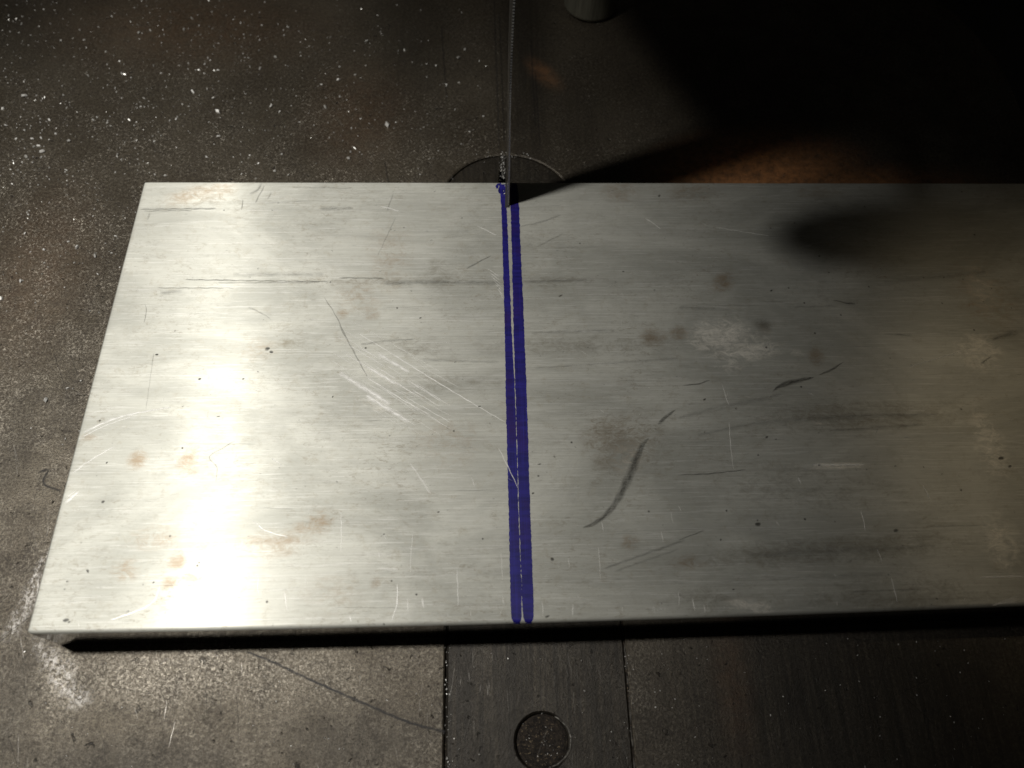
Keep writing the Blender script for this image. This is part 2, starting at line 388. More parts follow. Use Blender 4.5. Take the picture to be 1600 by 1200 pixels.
# scribed line, scratches, upright lines and painted highlights on the table
def spline(pts, step=3.0):
    pts = [np.array(p, float) for p in pts]
    if len(pts) == 2:
        n = max(2, int(np.linalg.norm(pts[1][:2] - pts[0][:2]) / step))
        return [pts[0] + (pts[1] - pts[0]) * i / n for i in range(n + 1)]
    ext = [2 * pts[0] - pts[1]] + pts + [2 * pts[-1] - pts[-2]]; out = []
    for i in range(1, len(ext) - 2):
        p0, p1, p2, p3 = ext[i - 1:i + 3]
        n = max(2, int(np.linalg.norm((p2 - p1)[:2]) / step))
        for k in range(n):
            s = k / n
            out.append(0.5 * ((2 * p1) + (p2 - p0) * s + (2 * p0 - 5 * p1 + 4 * p2 - p3) * s * s + (3 * p1 - p0 - 3 * p2 + p3) * s ** 3))
    out.append(pts[-1]); return out
class Ribbons:
    """flat marks lying on a level surface: strips with u along (mm) and v across"""
    def __init__(self, z): self.z = z; self.v = []; self.f = []; self.uv = []; self.s = []; self.k = 0
    def add(self, pts, strength=1.0, step=3.0, wob=0.3):
        """pts: (x, y, width) in photo pixels"""
        q = spline(pts, step)
        if self.z > 0.01: q = [p for p in q if p[0] > 229 - 0.2558 * (p[1] - 284) and p[1] < 987 - 0.0270 * (p[0] - 60)]
        if len(q) < 2: return
        n = len(q); base = len(self.v); self.k += 1
        z = self.z + 0.00002 + 0.0000004 * self.k; L = 0; off = random.uniform(0, 500); ph = random.uniform(0, 9)
        prev = None; row = []
        for i in range(n):
            p = q[i]; t = q[min(i + 1, n - 1)][:2] - q[max(i - 1, 0)][:2]; t = t / (np.linalg.norm(t) + 1e-9)
            nn = np.array([-t[1], t[0]]); w = max(0.3, p[2]) * (1 + 0.08 * math.sin(i * 0.7 + ph)) / 2
            c = p[:2] + nn * wob * math.sin(i * 0.9 + ph)
            a = W(*(c + nn * w), self.z); b = W(*(c - nn * w), self.z)
            m = W(*c, self.z)
            if prev: L += math.hypot(m[0] - prev[0], m[1] - prev[1]) * 1000
            prev = m
            self.v += [(a[0], a[1], z), (b[0], b[1], z)]; row.append(L + off)
            e = min(1.0, (i + 0.6) / 2.0, (n - 0.4 - i) / 2.0); self.s += [strength * e] * 2
        for i in range(n - 1):
            j = base + 2 * i; self.f.append((j, j + 1, j + 3, j + 2))
            self.uv += [(row[i], 0), (row[i], 1), (row[i + 1], 1), (row[i + 1], 0)]
    def build(self, name, mat, parent):
        me = bpy.data.meshes.new(name); me.from_pydata(self.v, [], self.f); me.update()
        uv = me.uv_layers.new(name='UVMap'); uv.data.foreach_set('uv', np.array(self.uv, np.float32).ravel())
        o = link(name, me, mat, parent); o['kind'] = 'stuff'
        set_attr(o, 'strength', np.array(self.s)); 
        if me.polygons[0].normal.z < 0: me.flip_normals()
        return o
rb = Ribbons(0.0)
rb.add([(385, 1018, 4), (430, 1036, 5), (480, 1060, 6), (580, 1104, 6), (640, 1129, 6), (696, 1144, 6)], 0.95)
rb.add([(60, 738, 5), (75, 735, 5), (68, 755, 6), (95, 768, 4)], 0.8)
for _ in range(46):
    x, y = random.choice([(random.uniform(0, 690), random.uniform(1020, 1200)), (random.uniform(0, 140), random.uniform(500, 1000)), (random.uniform(1000, 1600), random.uniform(1000, 1200))])
    a = random.choice([random.gauss(1.5, 0.25), random.uniform(0, 3.1)]); l = random.uniform(15, 90)
    x2, y2 = x + l * math.cos(a), y + l * math.sin(a)
    if y > 990 and y2 < 1030: continue
    if x > 1000 and y2 < 1000: continue
    rb.add([(x, y, 1.5), (x2, y2, 1.0)], random.uniform(0.3, 0.8))
for x, y0, y1 in [(772, 0, 235), (780, 20, 225), (829, 60, 200), (836, 110, 230), (690, 40, 160), (601, 250, 300)]:
    rb.add([(x, y0, 3), (x + 4, (y0 + y1) / 2, 4), (x + 8, y1, 3)], 0.5)  # dark upright lines, mostly behind the blade
rb.build('table_scratches', ribbon_material('dark_scratch', (0.014, 0.012, 0.011), 0.0, 0.6, 0.1, 0.25, 0.5), table)
rb = Ribbons(0.0)
for _ in range(60):
    x, y = random.choice([(random.uniform(0, 690), random.uniform(1030, 1200)), (random.uniform(0, 120), random.uniform(450, 1000)), (random.uniform(710, 1000), random.uniform(1020, 1200)), (random.uniform(1000, 1600), random.uniform(1000, 1200))])
    a = random.gauss(1.55, 0.3); l = random.uniform(8, 50)
    if x > 700 and y < 1030: y += 30
    rb.add([(x, y, 1.2), (x + l * math.cos(a), y + l * abs(math.sin(a)), 1.0)], random.uniform(0.3, 0.9))
for _ in range(34):
    x, y = random.choice([(random.gauss(880, 12), random.uniform(1010, 1060)), (random.gauss(915, 14), random.uniform(1025, 1100)), (random.gauss(762, 25), random.uniform(1015, 1080)), (random.uniform(720, 960), random.uniform(1010, 1200))])
    rb.add([(x, y, 2.5), (x + random.gauss(1, 2), y + random.uniform(6, 26), 3.5)], random.uniform(.15, .6))
for _ in range(26):
    y = random.uniform(1004, 1195); x = 975.5 + (y - 1005) * .083
    rb.add([(x + random.gauss(.5, .8), y, 2), (x + 1 + random.gauss(.5, .8), y + random.uniform(6, 22), 3)], random.uniform(.4, 1.0))  # painted lit lip along the bar's right seam
for x, y0, y1 in [(776, 30, 200), (794, 60, 90), (789, 100, 230)]:
    rb.add([(x, y0, 1.5), (x + 3, y1, 1.5)], 0.6)  # thin pale upright lines behind the blade
pr = None
for k in range(14):
    a = math.radians(-70 + 9.5 * k); q = [(847 + 45.0 * math.cos(b), 1158 - 42.5 * math.sin(b), 3.4) for b in (a, a + .09, a + .19)]
    rb.add(q, random.uniform(.6, 1.6), 2)  # painted highlight on the right rim of the screw hole
rb.build('bare_scratches_and_glints', ribbon_material('bare_scratch_and_glint', (0.42, 0.40, 0.36), 0.9, 0.42, 0.1, 0.4, 0.62), table)

# ------------------------------------------------------------------ aluminium plate
plate = thing('metal_plate', 'thick brushed aluminium plate with two blue marker lines, scratched and stained', 'metal plate', (0, 0, 0))
FL, BL = Vector((-0.1076, 0.0386)), Vector((-0.1052, 0.1754))
FR, BR = Vector((0.225, 0.0420)), Vector((0.225, 0.1753))
def axis(L, ra, rb, step):
    fr = [0.0, 0.12, 0.3, 0.55, 0.8, 1.0]
    a = [ra * f for f in fr]; b = [L - rb * f for f in reversed(fr)]
    n = int((L - ra - rb) / step)
    return np.array(a + [ra + (L - ra - rb) * i / n for i in range(1, n)] + b)
LX, LY = 0.330, 0.1367
RF, RBk, RL = 0.0010, 0.0005, 0.0005            # edge rounding front / back / ends
us, vs = axis(LX, RL, RL, 0.0008), axis(LY, RF, RBk, 0.0008)
nu, nv = len(us), len(vs)
U, V = np.meshgrid(us, vs, indexing='ij')
def prof(e, r):
    q = np.clip((r - e) / r, 0, 1); return -r + r * np.sqrt(1 - q * q) 
Z = T + np.minimum(np.minimum(prof(V, RF), prof(LY - V, RBk)), np.minimum(prof(U, RL), prof(LX - U, RL)))
RC = 0.0009                                      # upright corners rounded
px = np.where(U < LX / 2, np.clip((RC - U) / RC, 0, 1), np.clip((U - LX + RC) / RC, 0, 1))
py = np.where(V < LY / 2, np.clip((RC - V) / RC, 0, 1), np.clip((V - LY + RC) / RC, 0, 1))
mx, my = px * np.sqrt(1 - py * py / 2), py * np.sqrt(1 - px * px / 2)
U2 = U + np.where(U < LX / 2, 1, -1) * (px - mx) * RC
V2 = V + np.where(V < LY / 2, 1, -1) * (py - my) * RC
s, t_ = U2 / LX, V2 / LY
X = (1 - s) * ((1 - t_) * FL.x + t_ * BL.x) + s * ((1 - t_) * FR.x + t_ * BR.x)
Y = (1 - s) * ((1 - t_) * FL.y + t_ * BL.y) + s * ((1 - t_) * FR.y + t_ * BR.y)
Y -= (1 - t_) * 0.0008 * np.clip(1 - ((X - 0.012) / 0.125) ** 2, 0, 1)      # slightly bowed front edge
V3 = np.stack([X, Y, Z], -1).reshape(-1, 3)
idx = np.arange(nu * nv).reshape(nu, nv)
faces = np.stack([idx[:-1, :-1], idx[1:, :-1], idx[1:, 1:], idx[:-1, 1:]], -1).reshape(-1, 4)
loop = [idx[i, 0] for i in range(nu)] + [idx[nu - 1, j] for j in range(1, nv)] + [idx[i, nv - 1] for i in range(nu - 2, -1, -1)] + [idx[0, j] for j in range(nv - 2, 0, -1)]
nl, n0 = len(loop), nu * nv
rim = V3[loop]; foot = rim.copy(); foot[:, 2] = 0.0003
V3 = np.concatenate([V3, rim, foot])
walls = [(n0 + i, n0 + nl + i, n0 + nl + (i + 1) % nl, n0 + (i + 1) % nl) for i in range(nl)]
me = bpy.data.meshes.new('slab'); me.from_pydata(V3.tolist(), [], faces.tolist() + walls + [tuple(n0 + nl + i for i in range(nl))]); me.update()
slab = link('slab', me, MAT_PLATE, plate, True); me.materials.append(MAT_SIDE)
for p in me.polygons[len(faces):]: p.material_index = 1; p.use_smooth = False
RUST = [(215, 718, 16, 14, 0, .9), (296, 720, 18, 24, 0, .7), (277, 878, 13, 12, 0, .95), (264, 912, 13, 11, 0, .95), (300, 900, 30, 10, 0, .4), (196, 892, 22, 18, 0, .55), (500, 815, 22, 18, 0, .75),
        (430, 848, 60, 22, 0, .5), (470, 826, 14, 12, 0, .6), (536, 490, 9, 8, 0, .8), (1020, 527, 20, 13, 0, .85), (1062, 521, 14, 11, 0, .7), (300, 306, 44, 14, .3, .6), (345, 296, 26, 18, .4, .5),
        (140, 683, 12, 6, 0, .8), (985, 848, 14, 12, 0, .6), (1131, 440, 14, 20, -.6, .7), (1275, 557, 12, 16, 0, .6), (586, 910, 8, 8, 0, .7), (580, 490, 14, 10, 0, .4), (1076, 880, 30, 12, 0, .35), (700, 690, 60, 50, 0, .22),
        (520, 930, 60, 40, 0, .2), (1540, 460, 50, 60, 0, .4), (240, 840, 40, 20, 0, .35), (970, 690, 60, 40, 0, .45), (610, 400, 40, 60, 0, .25), (970, 300, 30, 16, 0, .4), (1080, 300, 40, 16, 0, .4), (1280, 300, 40, 10, 0, .4), (560, 460, 40, 30, 0, .3), (400, 545, 40, 20, 0, .25)]
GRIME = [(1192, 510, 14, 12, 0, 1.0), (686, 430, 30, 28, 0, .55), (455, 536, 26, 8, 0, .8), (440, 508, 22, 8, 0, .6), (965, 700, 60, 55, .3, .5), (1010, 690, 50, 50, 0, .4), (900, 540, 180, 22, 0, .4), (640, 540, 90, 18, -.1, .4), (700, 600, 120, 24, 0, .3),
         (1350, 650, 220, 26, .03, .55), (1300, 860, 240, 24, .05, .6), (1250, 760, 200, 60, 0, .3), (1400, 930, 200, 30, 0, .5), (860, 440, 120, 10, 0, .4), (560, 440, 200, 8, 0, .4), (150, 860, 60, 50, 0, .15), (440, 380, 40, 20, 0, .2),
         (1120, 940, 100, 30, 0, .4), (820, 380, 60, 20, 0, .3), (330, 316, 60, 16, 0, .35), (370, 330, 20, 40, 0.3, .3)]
PALE = [(1125, 525, 50, 26, .2, .75), (1165, 548, 60, 16, .1, .7), (1145, 540, 30, 40, -.4, .6), (1185, 530, 30, 20, 0, .35), (1530, 550, 36, 28, 0, .55), (1165, 945, 36, 10, 0, .6), (1190, 952, 24, 6, 0, .6), (1310, 728, 50, 5, 0, .7), (1275, 661, 14, 4, 0, .5), (980, 715, 30, 30, 0, .25), (600, 590, 44, 10, -.55, .16), (585, 630, 54, 12, -.55, .2), (1245, 550, 20, 6, 0, .3), (1545, 690, 26, 60, 0, .4), (1565, 850, 34, 50, 0, .4), (1535, 450, 26, 40, 0, .3)]  # patches at the right end also brighten the reflected strip there
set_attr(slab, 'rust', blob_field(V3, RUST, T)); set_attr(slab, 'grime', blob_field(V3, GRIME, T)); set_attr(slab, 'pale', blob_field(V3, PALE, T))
# the two blue lines
def line_mesh(name, rows, z_off, blob=None):
    ys = np.arange(rows[0][0], rows[-1][0] + 0.01, 1.5); r = np.array(rows, float)
    l = np.interp(ys, r[:, 0], r[:, 1]); rr = np.interp(ys, r[:, 0], r[:, 2])
    jl = np.convolve(rng.normal(0, 1, len(ys) + 2), [.3, .5, .3], 'same')[1:-1] * 0.38
    jr = np.convolve(rng.normal(0, 1, len(ys) + 2), [.3, .5, .3], 'same')[1:-1] * 0.38
    l = l + jl; rr = rr + jr
    k = len(ys)
    for i in range(8):            # rounded pen ends
        f = math.sqrt(1 - ((8 - i) / 8.5) ** 2); m = (l[i] + rr[i]) / 2
        m2 = (l[k - 1 - i] + rr[k - 1 - i]) / 2
        if blob is None: l[i] = m + (l[i] - m) * max(f, .75); rr[i] = m + (rr[i] - m) * max(f, .75)
        l[k - 1 - i] = m2 + (l[k - 1 - i] - m2) * max(f, .6); rr[k - 1 - i] = m2 + (rr[k - 1 - i] - m2) * max(f, .6)
    vv, ff = [], []
    for y, a, b in zip(ys, l, rr):
        A = W(a, y); B = W(b, y); drop = 0.0
        e = A[1] - (FL.y + 0.0102 * (A[0] - FL.x) - 0.0008)
        if e < RF: drop = RF - math.sqrt(max(0, RF * RF - (RF - max(e, 0)) ** 2))
        vv += [(A[0], A[1], T + z_off - drop), (B[0], B[1], T + z_off - drop)]
    ff = [(2 * i, 2 * i + 2, 2 * i + 3, 2 * i + 1) for i in range(k - 1)]
    if blob:
        o = len(vv); x, y, a, b = blob
        ring = [W(x + a * (1 + .12 * math.sin(3 * q)) * math.cos(q), y + b * math.sin(q) * (1 + .1 * math.cos(2 * q))) for q in [2 * math.pi * i / 28 for i in range(28)]]
        vv += [(*p, T + z_off + 0.000003) for p in ring]; ff.append(tuple(o + i for i in range(28)))
        o = len(vv); hook = [W(*p) for p in [(774, 291), (777, 287), (783, 285.8), (783, 288.5), (779, 290), (778.5, 294), (776, 295)]]
        vv += [(*p, T + z_off + 0.000006) for p in hook]; ff.append(tuple(o + i for i in range(len(hook))))
    me = bpy.data.meshes.new(name); me.from_pydata(vv, [], ff); me.update()
    bm = bmesh.new(); bm.from_mesh(me)
    for f in bm.faces:
        if f.normal.z < 0: f.normal_flip()
    bm.to_mesh(me); bm.free()
    return link(name, me, MAT_INK, plate)
left_line = line_mesh('marker_line', [(288, 780, 790), (300, 781.5, 791.5), (322, 783.5, 791.8), (400, 785.5, 795), (465, 787.5, 797.5), (530, 789, 800), (600, 790, 804.0), (690, 792, 807.2), (800, 794.8, 810.2), (890, 796.6, 813.6), (915, 797.2, 815), (936, 797.8, 815), (950, 798.2, 814.5), (974, 799.2, 815.6)], 0.000012, (785, 296, 6.5, 8.5))
right_line = line_mesh('marker_line', [(286, 797.5, 808.5), (322, 797.5, 811), (400, 800, 814), (465, 801.4, 817), (530, 802.8, 819.6), (600, 805.0, 822.6), (690, 807.9, 825.4), (800, 810.9, 828.6), (890, 814, 832), (915, 815.4, 833), (936, 815.4, 833.4), (950, 816.6, 833.8), (974, 818.2, 834.2)], 0.000018)
left_line['label'] = 'narrower left blue ink line with a small blob at its far end'
right_line['label'] = 'wider right blue ink line'

# bright scratches
sc = Ribbons(T)
S = sc.add
S([(125, 679, 4), (162, 661, 5), (202, 648, 4), (267, 636, 2)], 1.0); S([(130, 682, 2), (165, 665, 2), (205, 651, 1.5)], 1.0); S([(135, 648, 1.5), (175, 638, 1)], .8)
S([(112, 740, 3), (145, 717, 2.5), (178, 698, 2)], 1.0); S([(92, 795, 6), (123, 768, 6)], 1.0); S([(97, 784, 3), (118, 767, 3)], .9)
S([(250, 914, 2), (243, 935, 2.5), (229, 948, 3), (202, 959, 3), (172, 969, 2)], .9)
S([(395, 813, 2), (415, 829, 3), (449, 839, 2)], 1.0); S([(425, 716, 2.5), (440, 726, 2)], 1.0)
S([(560, 521, 1.5), (600, 545, 2), (680, 595, 2.4), (752, 638, 2), (790, 660, 1.2)], 1.0)
for k in range(64):      # the rubbed diagonal band left of the lines
    c = random.gauss(0, 1); u = random.uniform(-90, 40)
    x = 610 + u - 0.35 * c * 26; y = 590 + u * 0.62 + c * 24; l = random.uniform(15, 85)
    S([(x, y, random.uniform(1, 2.8)), (x + l, y + l * random.gauss(.6, .05), random.uniform(.8, 1.8))], random.uniform(.25, 1.05), 4)
for x, y, x2, y2, w in [(591, 553, 640, 582, 9), (577, 575, 618, 600, 8), (530, 582, 560, 602, 10), (555, 598, 610, 632, 12), (572, 618, 640, 660, 10)]:
    S([(x, y, w), (x2, y2, w * .8)], 1.0)
S([(779, 700, 1.5), (795, 732, 2), (810, 764, 1)], .9); S([(641, 724, 3), (660, 752, 4), (673, 772, 6)], .65); S([(736, 745, 2), (742, 760, 2)], .7)
for k in range(7): S([(762 + k * 3, 420 + k * 6, 1.5), (780 + k * 1.2, 432 + k * 6, 1.2)], .75)
S([(594, 322, 3), (624, 330, 2.5)], 1.0); S([(746, 353, 1.5), (776, 368, 2)], .9); S([(1009, 341, 2), (1033, 358, 1.5)], .7)
for x, y, x2, y2, w in [(645, 835, 641, 896, 2), (533, 800, 533, 862, 2), (940, 815, 943, 832, 2), (1033, 830, 1036, 847, 2), (935, 855, 938, 905, 1.8), (888, 872, 890, 888, 2),
                        (1049, 800, 1052, 817, 2), (1060, 925, 1061, 947, 2), (783, 864, 785, 911, 1.8), (786, 932, 788, 947, 2), (847, 940, 848, 966, 2.4), (546, 962, 549, 972, 3), (636, 935, 638, 956, 3), (714, 890, 716, 948, 3),
                        (660, 934, 662, 950, 4), (1129, 602, 1139, 633, 1.6), (1139, 660, 1146, 734, 1.8), (1441, 758, 1453, 781, 2), (1370, 857, 1379, 879, 2), (1392, 903, 1402, 942, 2.2), (1082, 935, 1086, 955, 3), (1100, 945, 1101, 958, 2),
                        (1022, 947, 1023, 958, 2), (895, 944, 896, 966, 3), (592, 863, 593, 872, 2), (1247, 745, 1252, 757, 2), (1345, 798, 1352, 830, 2), (404, 900, 404, 930, 2), (445, 925, 450, 955, 2), (1060, 790, 1064, 800, 2)]:
    S([(x, y, w * .8), ((x + x2) / 2 + random.uniform(-1, 1), (y + y2) / 2, w), (x2, y2, w * .6)], random.uniform(.45, .85))
S([(621, 913, 2.2), (620, 945, 2.6), (611, 972, 1.6)], 1.0)
S([(1256, 386, 2.5), (1320, 368, 1.5), (1360, 361, 1)], .6); S([(1117, 355, 1.5), (1202, 369, 1.5)], .5)
S([(1418, 574, 1.5), (1472, 558, 1.5), (1505, 548, 1.5)], .5); S([(1532, 902, 3), (1598, 900, 4)], .7); S([(1270, 726, 4), (1350, 726, 3)], .45)
S([(590, 888, 5), (622, 890, 6)], .45)
for _ in range(110):
    x, y = random.uniform(120, 1590), random.uniform(300, 965)
    if x < 240 - 0.235 * (y - 284): continue
    a = random.choice([random.gauss(1.6, .25), random.gauss(.55, .2), random.uniform(0, 3.1)]); l = random.uniform(2, 13)
    S([(x, y, random.uniform(.8, 1.8)), (x + l * math.cos(a), min(966, y + l * math.sin(a)), .8)], random.uniform(.2, .7))
for _ in range(60):      # nicks along the front edge
    x = random.choice([random.uniform(70, 1000), random.uniform(75, 300), random.uniform(1000, 1580)]); yb = 985 - 0.0279 * (x - 60)
    S([(x, yb - random.uniform(5, 12), 1.2), (x + random.uniform(-1, 1), yb - 4, 2.0)], random.uniform(.15, .6), 2)
for k in range(5): S([(1530 + 6 * k, 955 - 3 * k, 2), (1590, 930 + k * 3, 2)], .5)
sc.build('bright_scratches', ribbon_material('bright_scratch', (0.98, 0.97, 0.93), 0.15, 0.42, 0.05, 0.30, 0.52), plate)

# dark marks and smears
dk = Ribbons(T); fs = Ribbons(T + 0.00002)
def D(p, st=1.0, step=3.0):
    st *= .8
    (fs if st < 0.45 and max(q[2] for q in p) >= 3 else dk).add([(x, y, w * (1.5 if st < 0.45 else 1)) for x, y, w in p], st, step)
D([(911, 825, 3), (930, 817, 8), (948, 803, 10), (964, 783, 13), (977, 757, 16), (988, 733, 17), (998, 708, 13), (1006, 692, 8), (1014, 684, 2)], .85)
D([(1028, 663, 5), (1036, 656, 8), (1045, 648, 6), (1056, 640, 1.5)], .95)
D([(1207, 612, 2), (1218, 604, 8), (1234, 598, 10), (1252, 594, 8), (1272, 589, 2)], 1.0); D([(1279, 586, 1.5), (1297, 579, 5), (1319, 565, 1)], .9)
D([(1302, 469, 2), (1320, 473, 3), (1336, 475, 4)], .95); D([(1067, 602, 2), (1090, 600, 3), (1109, 594, 2)], .85)
D([(729, 420, 4), (745, 411, 3), (768, 399, 2.5)], .6); D([(813, 354, 2), (845, 347, 3), (876, 336, 2)], .5); D([(840, 385, 2), (880, 365, 2)], .3)
D([(216, 327, 3), (338, 326, 3)], .6); D([(225, 330, 2), (300, 329, 2)], .6); D([(500, 326, 6), (552, 325, 4)], .5); D([(230, 344, 3), (234, 332, 3)], .5)
D([(290, 437, 2), (513, 440, 2)], .75); D([(364, 429, 6), (506, 429, 6)], .32); D([(340, 442, 3), (500, 441, 3)], .45); D([(246, 450, 2), (365, 450, 2)], .6)
D([(530, 434, 3), (600, 435, 3)], .6); D([(600, 442, 6), (690, 441, 7), (780, 442, 5)], .45); D([(820, 441, 4), (918, 437, 4)], .4); D([(250, 458, 6), (285, 455, 5)], .4)
D([(564, 538, 4), (600, 533, 3), (648, 530, 2)], .5); D([(660, 562, 4), (780, 566, 4)], .3); D([(830, 520, 4), (960, 516, 6)], .35); D([(835, 575, 3), (1060, 560, 4)], .3)
D([(1060, 653, 5), (1144, 633, 9), (1222, 616, 4)], .35); D([(1090, 680, 3), (1195, 660, 7), (1347, 650, 8), (1465, 648, 4)], .36); D([(1296, 673, 3), (1370, 668, 6), (1448, 663, 3)], .36)
D([(1060, 742, 2), (1110, 740, 3), (1165, 734, 2)], .75); D([(1549, 531, 4), (1575, 523, 10), (1600, 515, 8)], .5); D([(1532, 569, 3), (1549, 557, 4)], .7)
D([(1060, 844, 2), (1100, 829, 3)], .6); D([(1171, 868, 6), (1300, 862, 12), (1462, 852, 5)], .3); D([(1330, 925, 3), (1430, 921, 4)], .4); D([(945, 888, 3), (1010, 865, 4), (1070, 844, 3)], .55); D([(960, 893, 3), (1060, 858, 3)], .4)
D([(1240, 480, 3), (1308, 478, 3)], .4); D([(1060, 480, 6), (1140, 484, 4)], .35); D([(1380, 522, 2), (1425, 524, 3)], .5); D([(1195, 905, 10), (1420, 895, 8)], .25); D([(1380, 440, 6), (1540, 425, 8)], .3)
D([(530, 508, 2), (554, 552, 2), (574, 589, 1.5)], .55); D([(506, 464, 1), (524, 492, 1.5), (540, 525, 1)], .5)
D([(368, 688, 1), (345, 702, 1.5), (327, 714, 2), (339, 731, 1.5), (337, 754, 1)], .6); D([(388, 480, 3), (410, 490, 2), (424, 500, 1)], .5)
D([(225, 504, 1.5), (229, 485, 1.5), (226, 475, 1)], .7); D([(240, 552, 2), (235, 590, 1), (228, 640, 1)], .35); D([(390, 304, 4), (402, 297, 4), (409, 286, 3)], .55); D([(377, 328, 2), (380, 312, 3)], .6); D([(399, 317, 2), (413, 290, 2)], .5); D([(418, 312, 1.5), (424, 300, 2)], .5)
D([(605, 330, 2), (614, 303, 2)], .35); D([(590, 400, 1.5), (618, 340, 1.5)], .3)
for x, y, a, b in [(418, 545, 8, 7), (424, 550, 6, 6), (245, 554, 5, 4), (312, 592, 5, 4), (161, 784, 6, 5), (167, 723, 4, 3), (843, 725, 6, 3), (833, 771, 4, 4), (749, 635, 5, 3), (876, 462, 7, 3), (1101, 624, 5, 4), (1198, 683, 5, 4), (1184, 819, 9, 8), (1400, 829, 8, 7),
                   (1564, 716, 9, 8), (1578, 729, 6, 6), (1146, 921, 4, 3), (1280, 727, 4, 4), (855, 963, 8, 4), (863, 874, 5, 8), (657, 497, 4, 3), (685, 800, 4, 3), (600, 835, 3, 3), (240, 910, 4, 3), (103, 969, 10, 7), (108, 972, 5, 4), (137, 892, 4, 8), (1205, 454, 4, 3), (1030, 306, 4, 4), (520, 620, 3, 3), (380, 592, 4, 3), (285, 700, 3, 4), (341, 651, 6, 2)]:
    D([(x - a / 2, y + 1, b * .6), (x, y, b), (x + a / 2, y - 1, b * .5)], 1.6, 1.5)
for _ in range(210):
    x, y = random.uniform(120, 1590), random.uniform(292, 962)
    if x < 240 - 0.235 * (y - 284): continue
    if random.random() < .75: a = random.uniform(1.5, 4); D([(x, y, 1.3), (x + a, y + random.uniform(-2, 2), 1.2)], random.uniform(.4, 1.1), 1.5)
    else: l = random.uniform(20, 110); D([(x, y, 1.0), (min(x + l, 1600), y + random.gauss(-1, 2), 1.2)], random.uniform(.12, .4), 5)
dk.build('dark_smears', ribbon_material('dark_smear', (0.060, 0.058, 0.050), 0.3, 0.5, 0.25, 0.20, 0.62), plate)

fs.build('faint_streaks', ribbon_material('faint_streak', (0.10, 0.10, 0.095), 0.4, 0.6, 0.0, 0.30, 0.62), plate)

# ------------------------------------------------------------------ bandsaw blade
bm = bmesh.new()
TH, BW, pitch, deep = 0.00046, 0.0170, 0.0009, 0.00010
zs = np.arange(-0.10, 0.36, pitch); prev = None
def wob(z): return 0.00028 * math.sin(z * 62 + 0.4) * (1 if z > T else 0.3)
rows = []
for i, z in enumerate(zs):
    for dz, tip in ((0.0, 1), (pitch * 0.45, 0), (pitch * 0.85, 0.35)):
        zz = z + dz; st = (0.00001 if i % 2 else -0.00001) * tip; w = wob(zz)
        yf = deep * (1 - tip)
        rows.append([bm.verts.new((w + st - TH / 2, yf, zz)), bm.verts.new((w + st + TH / 2, yf, zz)), bm.verts.new((w + TH / 2, 0.0024, zz)), bm.verts.new((w + TH / 2, BW - .0002, zz)), bm.verts.new((w + TH * .3, BW, zz)), bm.verts.new((w - TH * .3, BW, zz)), bm.verts.new((w - TH / 2, BW - .0002, zz)), bm.verts.new((w - TH / 2, 0.0024, zz))])
for a, b in zip(rows, rows[1:]):
    for k in range(8): bm.faces.new((a[k], a[(k + 1) % 8], b[(k + 1) % 8], b[k]))
bm.faces.new(rows[0]); bm.faces.new(list(reversed(rows[-1])))
blade = from_bm('blade', bm, MAT_BLADE, bandsaw); blade.location = (0.0079, 0.1658, 0.0); blade['label'] = 'thin upright grey steel saw blade'

# dark strip painting the shade in the saw cut behind the teeth, from the back edge of the plate to the blade
bm = bmesh.new()
t = NT('cut_shadow_aluminium'); m_cut = t.done(t.bsdf(Base_Color=(0.05, 0.05, 0.05), Metallic=0.6, Roughness=0.7))
prism(bm, [[(0.00715, 0.1652), (0.00865, 0.1652), (0.00905, 0.1752), (0.00745, 0.1752)]], T - 0.0002, T + 0.00002)
from_bm('saw_cut_shade', bm, m_cut, plate)

# ------------------------------------------------------------------ upper blade guide (mostly above the frame)
zr = 0.0005
rx, ry = W(923, 37, zr); RR = 0.0105
rx += 0.0005; ry += RR
bm = bmesh.new(); lathe(bm, [(RR - .0016, zr), (RR - .0004, zr + .0005), (RR, zr + .0016), (RR, zr + .0017), (RR, 0.16)], 48, Matrix.Translation((rx, ry, 0)))
from_bm('guide_rod', bm, MAT_ROD, bandsaw, True)
bm = bmesh.new(); prism(bm, [[(-0.002, 0.1785), (0.060, 0.1790), (0.104, 0.174), (0.104, 0.245), (-0.030, 0.245)]], 0.120, 0.150, .002)
guide = from_bm('guide_block', bm, MAT_GUIDE, bandsaw)
bm = bmesh.new(); rbox(bm, (0.030, 0.200, 0.1505), (0.062, 0.232, 0.42), .003)
from_bm('guide_post', bm, MAT_GUIDE, guide)
bm = bmesh.new(); K = Matrix.Translation((0.0385, 0.1365, 0.126)) @ Matrix.Rotation(math.radians(90), 4, 'Y')  # unseen knob, shaped to cast the oval shadow on the plate
lathe(bm, [(.002, -.0280), (.006, -.024), (.0088, -.015), (.0098, -.005), (.0100, .006), (.0092, .016), (.0066, .024), (.002, .0285)], 32, K)
from_bm('shadow_knob', bm, MAT_KNOB, guide, True)
bm = bmesh.new(); lathe(bm, [(.003, 0), (.003, .042)], 20, Matrix.Translation((0.040, 0.1395, 0.134)) @ Matrix.Rotation(math.radians(-90), 4, 'X'))
from_bm('knob_stem', bm, MAT_GUIDE, guide, True)

# ------------------------------------------------------------------ saw frame at the back right
bm = bmesh.new(); rbox(bm, (-0.062, -0.044, -0.30), (0.10, 0.10, 0.02), .012, 4)
bmesh.ops.rotate(bm, verts=bm.verts, cent=(0, 0, 0), matrix=Matrix.Rotation(math.radians(-22), 3, 'Z'))
from_bm('column', bm, MAT_FRAME, bandsaw).location = (0.25, 0.33, 0)

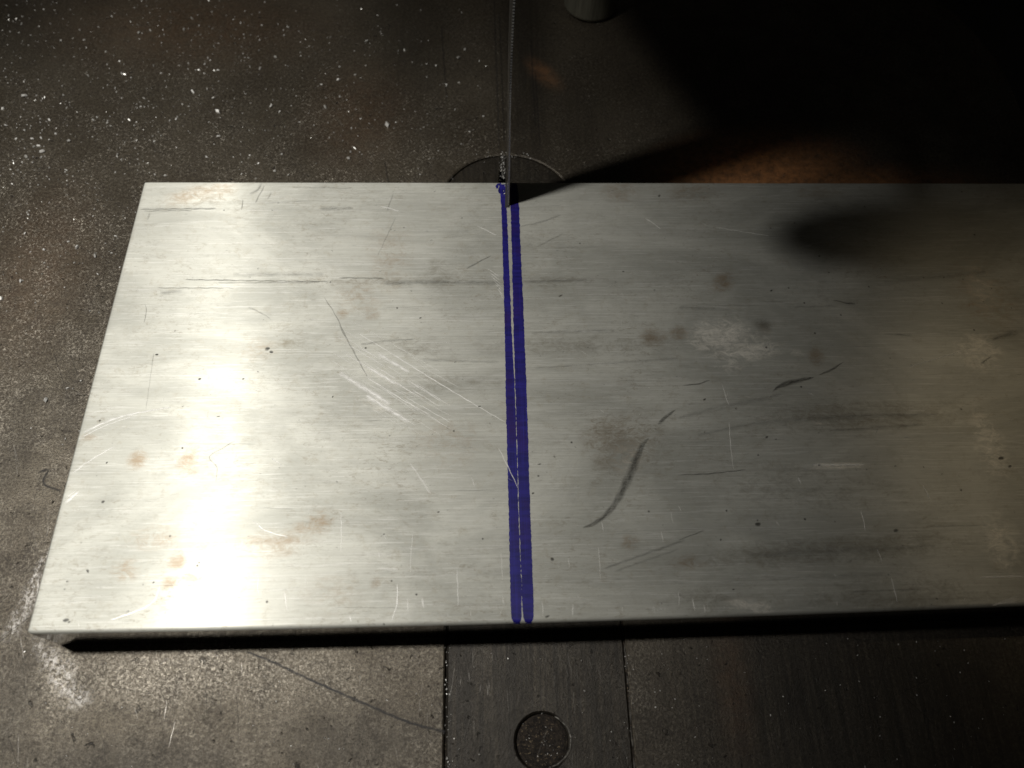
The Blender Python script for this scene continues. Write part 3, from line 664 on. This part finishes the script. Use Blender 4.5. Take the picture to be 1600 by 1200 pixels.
# ------------------------------------------------------------------ metal chips scattered over the table and plate
def in_plate(x, y): return FL.x - .0003 < x and FL.y - .0005 < y < BL.y + .0005
pts = []
def chip(x, y, size, z=0.0): pts.append((x, y, size, z))
for _ in range(6500):
    px_, py_ = random.uniform(-30, 760), random.uniform(-40, 700)
    dens = math.exp(-((px_ - 300) / 330) ** 2 - ((py_ - 110) / 170) ** 2) + .75 * math.exp(-((px_ - 90) / 130) ** 2 - ((py_ - 260) / 160) ** 2) + .12 * math.exp(-(px_ / 160) ** 2) + .35 * math.exp(-((px_ - 690) / 60) ** 2 - ((py_ - 230) / 60) ** 2)
    clump = .5 + .5 * math.sin(px_ * .021 + 1.3 * math.sin(py_ * .033)) * math.sin(py_ * .027 + 1.7 * math.sin(px_ * .017))
    if random.random() > dens * (0.25 + 1.1 * clump): continue
    x, y = W(px_, py_, 0)
    if in_plate(x, y): continue
    chip(x, y, min(0.0012, 0.00020 * math.exp(random.gauss(0.1, .6))))
for _ in range(170):
    x, y = W(random.uniform(0, 1600), random.uniform(990, 1200), 0)
    if not in_plate(x, y) : chip(x, y, random.uniform(.00010, .00030))
for _ in range(60):
    x, y = W(random.gauss(785.5, 2.2), random.uniform(238, 284), 0); chip(x, y, random.uniform(.00012, .0004))
for _ in range(26):
    x, y = W(random.uniform(755, 830), random.gauss(243, 3), 0); chip(x, y, random.uniform(.0001, .0003))
for _ in range(46):
    x, y = W(random.choice([random.gauss(698, 2), random.gauss(702, 4), random.gauss(982, 6)]), random.uniform(1010, 1200), 0); chip(x, y, random.uniform(.0001, .00035), -.0002)
for _ in range(80):
    a = random.uniform(0, 2 * math.pi); r = HR * math.sqrt(random.random()) * .95
    if math.cos(a + .2) < -.2 and random.random() < .5: continue
    chip(hx + r * math.cos(a), hy + r * math.sin(a), random.uniform(.00008, .0003), -.0017)
for x, y in [(787, 299), (789, 291), (788, 303)]: X_, Y_ = W(x, y); chip(X_, Y_, .0003, T + .00002)
vv, ff = [], []
for x, y, sz, z in pts:
    R = Matrix.Rotation(random.uniform(0, 6.28), 3, 'Z') @ Matrix.Rotation(random.gauss(0, .55), 3, 'X') @ Matrix.Rotation(random.gauss(0, .45), 3, 'Y')
    n = random.choice([4, 5, 6]); asp = random.uniform(.22, .75); o = len(vv); th = sz * .3
    base = [(sz * random.uniform(.7, 1.1) * math.cos(2 * math.pi * i / n), sz * asp * random.uniform(.7, 1.1) * math.sin(2 * math.pi * i / n)) for i in range(n)]
    for zz, k in ((-th, 1.0), (th, .75)):
        for a, b in base:
            p = R @ Vector((a * k, b * k, zz)); vv.append((x + p.x, y + p.y, z + sz * .55 + p.z))
    ff.append(tuple(o + n + i for i in range(n))); ff.append(tuple(o + i for i in reversed(range(n))))
    for i in range(n): ff.append((o + i, o + (i + 1) % n, o + n + (i + 1) % n, o + n + i))
me = bpy.data.meshes.new('metal_chips'); me.from_pydata(vv, [], ff); me.update()
chips = link('metal_chips', me, MAT_CHIP)
chips['kind'] = 'stuff'; chips['label'] = 'tiny shiny metal chips strewn over the dark saw table'; chips['category'] = 'metal chips'
